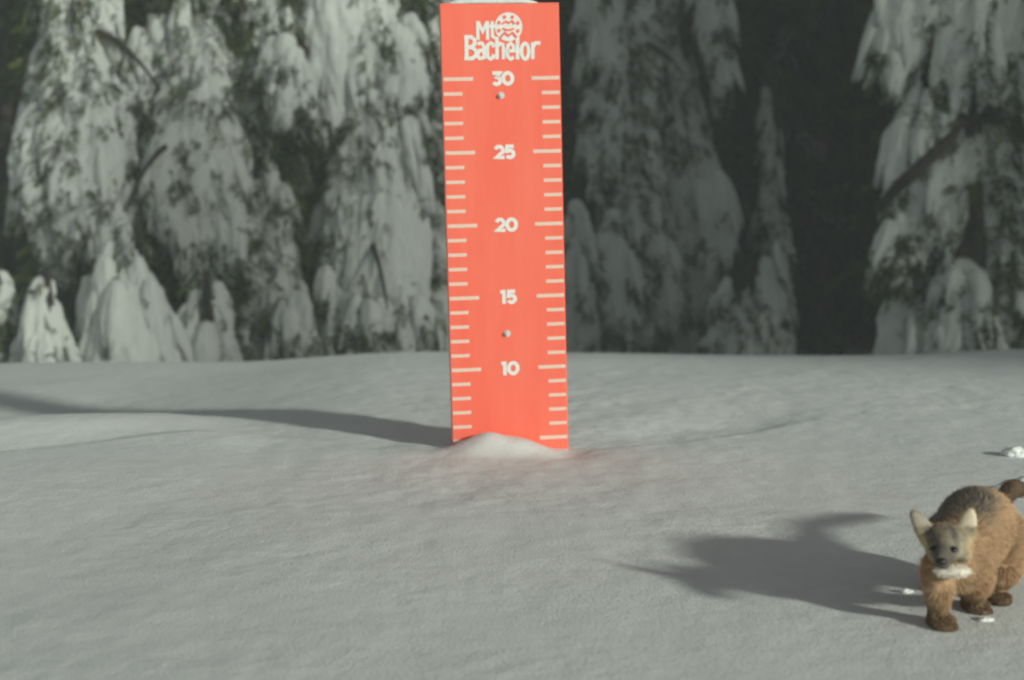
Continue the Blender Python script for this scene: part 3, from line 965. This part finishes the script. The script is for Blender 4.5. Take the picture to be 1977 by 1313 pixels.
def mg(px, py):
    return on_ground(px, py, MB.z) - MB

bm = bmesh.new()
# trunk of the body: chest, arched loin, rump (x right, y away from the viewer, z up)
SPINE = [mp(1847, 1086, 0.022), mp(1866, 1046, 0.058), mp(1882, 1020, 0.098), mp(1890, 1016, 0.130), mp(1890, 1026, 0.160)]
for c, r in zip(SPINE, ((0.028, 0.038, 0.032), (0.034, 0.044, 0.037), (0.040, 0.048, 0.041), (0.042, 0.048, 0.042), (0.039, 0.044, 0.040))):
    pass
SPR = [(0.0270, 0.034, 0.0290), (0.0335, 0.038, 0.036), (0.037, 0.040, 0.040), (0.039, 0.040, 0.041), (0.036, 0.038, 0.038)]
for k in range(4):
    for q in range(6):
        f = q / 6
        blob(bm, SPINE[k].lerp(SPINE[k + 1], f), tuple(a + (b - a) * f for a, b in zip(SPR[k], SPR[k + 1])))
blob(bm, SPINE[4], SPR[4])
# neck and head (turned a little to the viewer's left, nose down)
HC = mp(1827, 1046, -0.026)
NOSE = mp(1817, 1086, -0.080)
round_cone(bm, SPINE[0] + Vector((0, 0, 0.012)), HC + Vector((0.003, 0.012, -0.002)), 0.026, 0.019)
blob(bm, HC, (0.0215, 0.026, 0.0180))
blob(bm, HC.lerp(NOSE, 0.35), (0.0160, 0.018, 0.0130))
round_cone(bm, HC.lerp(NOSE, 0.5), NOSE + Vector((0, 0.006, 0)), 0.0110, 0.0055, 7)
blob(bm, HC.lerp(NOSE, 0.78) + Vector((0.001, 0.004, -0.007)), (0.0085, 0.011, 0.0050))
for sx in (-1, 1):                                             # cheeks
    blob(bm, HC + Vector((sx * 0.0125, -0.012, -0.010)), (0.0085, 0.013, 0.0085))
# pale ruff under the chin, in two tufts
RUFF = mp(1838, 1107, -0.030)
blob(bm, RUFF + Vector((0.001, 0.004, 0.001)), (0.0190, 0.010, 0.0058))
# ears: big, rounded triangles leaning outwards
for sx, b0, tip in ((-1, mp(1797, 1042, -0.022), mp(1763, 990, -0.016)), (1, mp(1861, 1038, -0.022), mp(1874, 986, -0.016))):
    for k in range(10):
        q = k / 9
        c = b0.lerp(tip, q)
        wid = 0.0122 * (1 - 0.30 * q) * math.sqrt(max(0.05, 1 - max(0, (q - 0.5) / 0.6) ** 2))
        blob(bm, c, (wid, 0.0044, wid * 0.8), (0, math.radians(sx * 22), math.radians(-sx * 24)))
# front legs
PL, PR = mg(1816, 1214), mg(1882, 1182)
for (sh, el, pw) in ((mp(1818, 1098, 0.010), mp(1812, 1140, -0.012), PL), (mp(1880, 1092, 0.030), mp(1888, 1130, 0.020), PR)):
    wr = pw + Vector((0, 0.010, 0.012))
    round_cone(bm, sh, el, 0.0180, 0.0128)
    round_cone(bm, el, wr, 0.0128, 0.0098)
    blob(bm, pw + Vector((0, 0, 0.008)), (0.0140, 0.019, 0.0090))
    for k in range(4):                                         # toes
        blob(bm, pw + Vector((-0.0090 + 0.0060 * k, -0.015 - 0.004 * (1 - abs(k - 1.5) / 1.5), 0.0055)), (0.0038, 0.0080, 0.0050))
# hind legs: thigh, shank, hock, foot
for pw, hip in ((mg(1924, 1168), SPINE[3] + Vector((0.022, -0.01, -0.012))), (mg(1862, 1150), SPINE[3] + Vector((-0.026, 0.0, -0.012)))):
    knee = pw + Vector((0.004, 0.004, 0.036)); hock = pw + Vector((0.002, 0.042, 0.018))
    round_cone(bm, hip, knee, 0.0300, 0.0200)
    round_cone(bm, knee, hock, 0.0180, 0.0115)
    round_cone(bm, hock, pw + Vector((0, 0.008, 0.009)), 0.0115, 0.0105)
    blob(bm, pw + Vector((0, 0, 0.008)), (0.0140, 0.023, 0.0088))
# tail: sweeps away to the right
TAIL = [mp(1912, 1000, 0.185), mp(1928, 978, 0.215), mp(1942, 958, 0.245), mp(1950, 946, 0.275), mp(1956, 944, 0.310), mp(1966, 942, 0.350), mp(1978, 944, 0.385)]
for k in range(6):
    round_cone(bm, TAIL[k], TAIL[k + 1], [0.012, 0.008, 0.007, 0.008, 0.008, 0.008][k], [0.008, 0.007, 0.008, 0.008, 0.008, 0.003][k], 6)
me = bpy.data.meshes.new('body_raw'); bm.to_mesh(me); bm.free()
tmp = bpy.data.objects.new('body_raw', me); COL.objects.link(tmp)
md = tmp.modifiers.new('r', 'REMESH'); md.mode = 'VOXEL'; md.voxel_size = 0.0022
sm = tmp.modifiers.new('s', 'SMOOTH'); sm.factor = 0.5; sm.iterations = 9
dg = bpy.context.evaluated_depsgraph_get()
ev = tmp.evaluated_get(dg).to_mesh()
nv = len(ev.vertices)
bv = np.empty(nv * 3, np.float32); ev.vertices.foreach_get('co', bv); bv = bv.reshape(-1, 3)
ev.calc_loop_triangles()
bt = np.empty(len(ev.loop_triangles) * 3, np.int32); ev.loop_triangles.foreach_get('vertices', bt); bt = bt.reshape(-1, 3)
tmp.evaluated_get(dg).to_mesh_clear()
bpy.data.objects.remove(tmp, do_unlink=True); bpy.data.meshes.remove(me)

def marten_colour(P):
    x, y, z = P[:, 0], P[:, 1], P[:, 2]
    n = fbm(x * 60, y * 60, z * 60, 2)
    brown = np.array([0.560, 0.370, 0.220]); grey = np.array([0.190, 0.175, 0.155]); tan = np.array([0.60, 0.46, 0.28])
    dark = np.array([0.165, 0.110, 0.068]); cream = np.array([0.86, 0.80, 0.70]); face = np.array([0.38, 0.320, 0.225])
    c = np.repeat(brown[None], len(P), 0)
    mix = lambda c, t, w: c * (1 - w[:, None]) + t * w[:, None]
    sp = np.array(SPINE[2])
    c = mix(c, grey, 0.85 * sstep((z - sp[2] - 0.012 + 0.006 * n - 0.9 * (x - sp[0] - 0.004)) / 0.030) * sstep((y - 0.02) / 0.03))
    c = mix(c, dark, sstep((0.034 - z + 0.006 * n) / 0.026) * 0.85)                    # legs darker
    c = mix(c, dark, sstep((y - 0.200) / 0.02))                                        # tail
    d = P - np.array(HC)
    # head
    inhead = sstep((0.010 - d[:, 1]) / 0.010) * sstep((d[:, 2] + 0.036) / 0.006)
    c = mix(c, face, inhead)
    c = mix(c, tan, inhead * sstep((np.abs(d[:, 0]) - 0.010) / 0.008) * sstep((0.010 - d[:, 2]) / 0.008))
    nd = P - np.array(NOSE)
    c = mix(c, np.array([0.120, 0.102, 0.088]), 0.95 * inhead * sstep((0.036 - np.linalg.norm(nd * np.array([1.0, 0.8, 1.25]), axis=1)) / 0.016))
    # dark lines running up from the eyes, darker lids
    for ex in (mp(1842, 1040, -0.045), mp(1803, 1041, -0.045)):
        q = (P - np.array(ex)) / np.array([0.0042, 0.05, 0.0125])
        c = mix(c, grey * 0.7, 0.7 * inhead * sstep((1.2 - np.linalg.norm(q, axis=1)) / 0.5))
    # ears: cream fur inside and along the rims
    ear = sstep((d[:, 2] - 0.012) / 0.006) * sstep((np.abs(d[:, 0]) - 0.012) / 0.006) * (np.abs(d[:, 1]) < 0.022)
    c = mix(c, np.array([0.72, 0.62, 0.46]), ear * sstep((0.010 - d[:, 1]) / 0.004))
    c = mix(c, np.array([0.34, 0.29, 0.25]), 0.8 * ear * (d[:, 0] < 0))  # left ear painted darker, as the shaded back of the ear
    # chin ruff
    rd = (P - np.array(RUFF)) / np.array([0.025, 0.022, 0.0100])
    c = mix(c, cream, sstep((1.12 - np.linalg.norm(rd, axis=1) + 0.25 * n) / 0.45) * (0.55 + 0.45 * sstep((x - NOSE.x - 0.002) / 0.014)))
    c = mix(c, tan * 1.1, 0.7 * sstep((0.016 - np.abs(x - 0.001)) / 0.008) * sstep((0.052 - z) / 0.008) * sstep((z - 0.020) / 0.01) * sstep((0.02 - y) / 0.01))
    return c * (1 + 0.08 * n[:, None])

body_c = marten_colour(bv)
body = link('body', mesh_np('body', bv, bt, M_FUR, col=body_c), marten)

# fur: many fine tapering hairs rooted in the skin
A, B_v, C_v = bv[bt[:, 0]], bv[bt[:, 1]], bv[bt[:, 2]]
cr = np.cross(B_v - A, C_v - A); ar = np.linalg.norm(cr, axis=1) / 2
NF = 170000
ti = rng.choice(len(bt), NF, p=ar / ar.sum())
r1, r2 = np.sqrt(rng.random(NF)), rng.random(NF)
root = A[ti] * (1 - r1)[:, None] + B_v[ti] * (r1 * (1 - r2))[:, None] + C_v[ti] * (r1 * r2)[:, None]
nrm = cr[ti] / (np.linalg.norm(cr[ti], axis=1)[:, None] + 1e-12)
hd = root - np.array(HC)
legw = sstep((0.050 - root[:, 2]) / 0.025)
headw = sstep((-0.002 - root[:, 1]) / 0.010) * sstep((root[:, 2] - 0.042) / 0.008)
tailm = root[:, 1] > 0.205
ear = (headw > 0.5) & (hd[:, 2] > 0.014) & (np.abs(hd[:, 0]) > 0.013)
ruff = np.linalg.norm((root - np.array(RUFF)) / np.array([0.030, 0.024, 0.011]), axis=1) < 1.0
flow = np.array([[0.10, 0.75, -0.55]]) * (1 - legw)[:, None] + np.array([[0.0, 0.10, -1.0]]) * legw[:, None]
fh = root - np.array(NOSE); fh /= np.linalg.norm(fh, axis=1)[:, None] + 1e-9
flow = flow * (1 - headw)[:, None] + fh * headw[:, None]
flow -= (flow * nrm).sum(1)[:, None] * nrm                      # lies along the skin
flow /= np.linalg.norm(flow, axis=1)[:, None] + 1e-6
lenf = 0.0115 * (1 - 0.5 * legw) * (1 - headw) + 0.0034 * headw
lenf[ear] = 0.0022; lenf[tailm] = 0.010; lenf[ruff] = 0.0050
lenf[(headw > 0.5) & (hd[:, 1] < -0.026)] = 0.0020
lenf[root[:, 2] < 0.012] = 0.004
lenf *= rng.uniform(0.6, 1.25, NF)

def surf(px, py):
    # the point of the skin that shows at a pixel
    W = bv + np.array(MB) - np.array([0, 0, CAM_H])
    dd = W[:, 1] * CP - W[:, 2] * SP
    u = IMW / 2 + FPX * W[:, 0] / dd; v = IMH / 2 - FPX * (W[:, 1] * SP + W[:, 2] * CP) / dd
    c = np.nonzero(np.hypot(u - px, v - py) < 5)[0]
    return Vector(bv[c[np.argmin(bv[c, 1])]])
EYES = [surf(1844, 1058) + Vector((0, 0.0014, 0)), surf(1799, 1060) + Vector((0, 0.0014, 0))]
for e_at in EYES:
    lenf[np.linalg.norm(root - np.array(e_at), axis=1) < 0.0085] = 0.0008
lenf[np.linalg.norm(root - np.array(NOSE), axis=1) < 0.010] = 0.0010
d0 = nrm * 0.50 + flow * 0.8 + rng.normal(0, 0.12, (NF, 3)); d0 /= np.linalg.norm(d0, axis=1)[:, None]
d1 = nrm * 0.18 + flow * 1.0 + rng.normal(0, 0.16, (NF, 3)); d1 /= np.linalg.norm(d1, axis=1)[:, None]
p0 = root - nrm * 0.0008
p1 = p0 + d0 * (lenf * 0.5)[:, None]
p2 = p1 + d1 * (lenf * 0.6)[:, None]
sd = np.cross(d0, rng.normal(size=(NF, 3))); sd /= np.linalg.norm(sd, axis=1)[:, None] + 1e-9
w = (0.00024 * rng.uniform(0.7, 1.3, NF))[:, None]
FV = np.stack([p0 - sd * w, p0 + sd * w, p1 + sd * w * 0.8, p1 - sd * w * 0.8, p2], 1).reshape(-1, 3)
k = np.arange(NF)[:, None] * 5
FT = np.concatenate([k + [0, 1, 2], k + [0, 2, 3], k + [3, 2, 4]]).astype(np.int32)
fc = marten_colour(root) * rng.uniform(0.90, 1.1, (NF, 1))
FC = np.repeat(fc, 5, 0)
tipi = np.arange(NF) * 5 + 4
FC[tipi] *= 1.15
fur = link('fur', mesh_np('fur', FV, FT, M_FUR, smooth=True, col=np.clip(FC, 0, 1)), marten)
tag(fur, kind='stuff')

def ball(name, c, r, mat, parent, scale=(1, 1, 1)):
    b = bmesh.new()
    bmesh.ops.create_uvsphere(b, u_segments=16, v_segments=12, radius=r)
    for v in b.verts:
        v.co = Vector((v.co.x * scale[0], v.co.y * scale[1], v.co.z * scale[2]))
    for f in b.faces: f.smooth = True
    me = bpy.data.meshes.new(name); b.to_mesh(me); b.free(); me.materials.append(mat)
    return link(name, me, parent, c)
for e_at in EYES:
    ball('eye', e_at, 0.0042, M_EYE, marten, (1.1, 1.0, 0.8))
ball('nose', NOSE + Vector((0, -0.001, 0.001)), 0.0050, M_NOSE, marten, (1.15, 0.8, 0.8))

# ------------------------------------------------------------------ loose snow thrown up by the marten
def clump(px, py, r, label, seed, flat=0.6):
    p = on_ground(px, py, 0.0)
    z = gz(p.x, p.y)
    bmc = bmesh.new()
    bmesh.ops.create_icosphere(bmc, subdivisions=4, radius=1)
    V = np.array([v.co[:] for v in bmc.verts])
    n = fbm(V[:, 0] * 1.3 + seed, V[:, 1] * 1.3 + 7, V[:, 2] * 1.3, 3, 0.45)
    V *= (1 + 0.38 * n)[:, None]
    for v, c in zip(bmc.verts, V):
        v.co = Vector((c[0] * r, c[1] * r * 0.8, c[2] * r * flat))
    for f in bmc.faces: f.smooth = True
    me = bpy.data.meshes.new('snow_clump'); bmc.to_mesh(me); bmc.free(); me.materials.append(M_CLUMP)
    o = link('snow_clump', me, None, (p.x, p.y, z + r * flat * 0.35))
    tag(o, label, 'snow clump', 'loose snow clumps around the marten')
clump(1956, 876, 0.020, 'small white snow clump farthest behind the marten near the right edge', 1.1)
clump(1986, 950, 0.042, 'larger white snow clump beside the tail of the marten', 6.1, 0.45)
clump(1748, 1144, 0.007, 'tiny snow lump in the shadow left of the marten front paw', 9.4, 0.45)
clump(1902, 1198, 0.008, 'low snow lump at the right front paw of the marten', 13.9, 0.4)

# ------------------------------------------------------------------ thin snowy air, added to lift the darks and stand in for lamp fall-off
m = bpy.data.materials.new('haze'); m.use_nodes = True
m.node_tree.nodes.clear()
mo = m.node_tree.nodes.new('ShaderNodeOutputMaterial')
pv = m.node_tree.nodes.new('ShaderNodeVolumePrincipled')
pv.inputs['Color'].default_value = (0.86, 0.93, 0.95, 1)
pv.inputs['Density'].default_value = 0.010
m.node_tree.links.new(pv.outputs[0], mo.inputs['Volume'])
zs = [v.co.z for v in ground.data.vertices]
hz = box('haze', -520, 520, -520, 520, min(zs) - 1.0, max(max(zs), 10.6) + 0.5, m, None)
tag(hz, kind='stuff')
scene.cycles.volume_bounces = 1
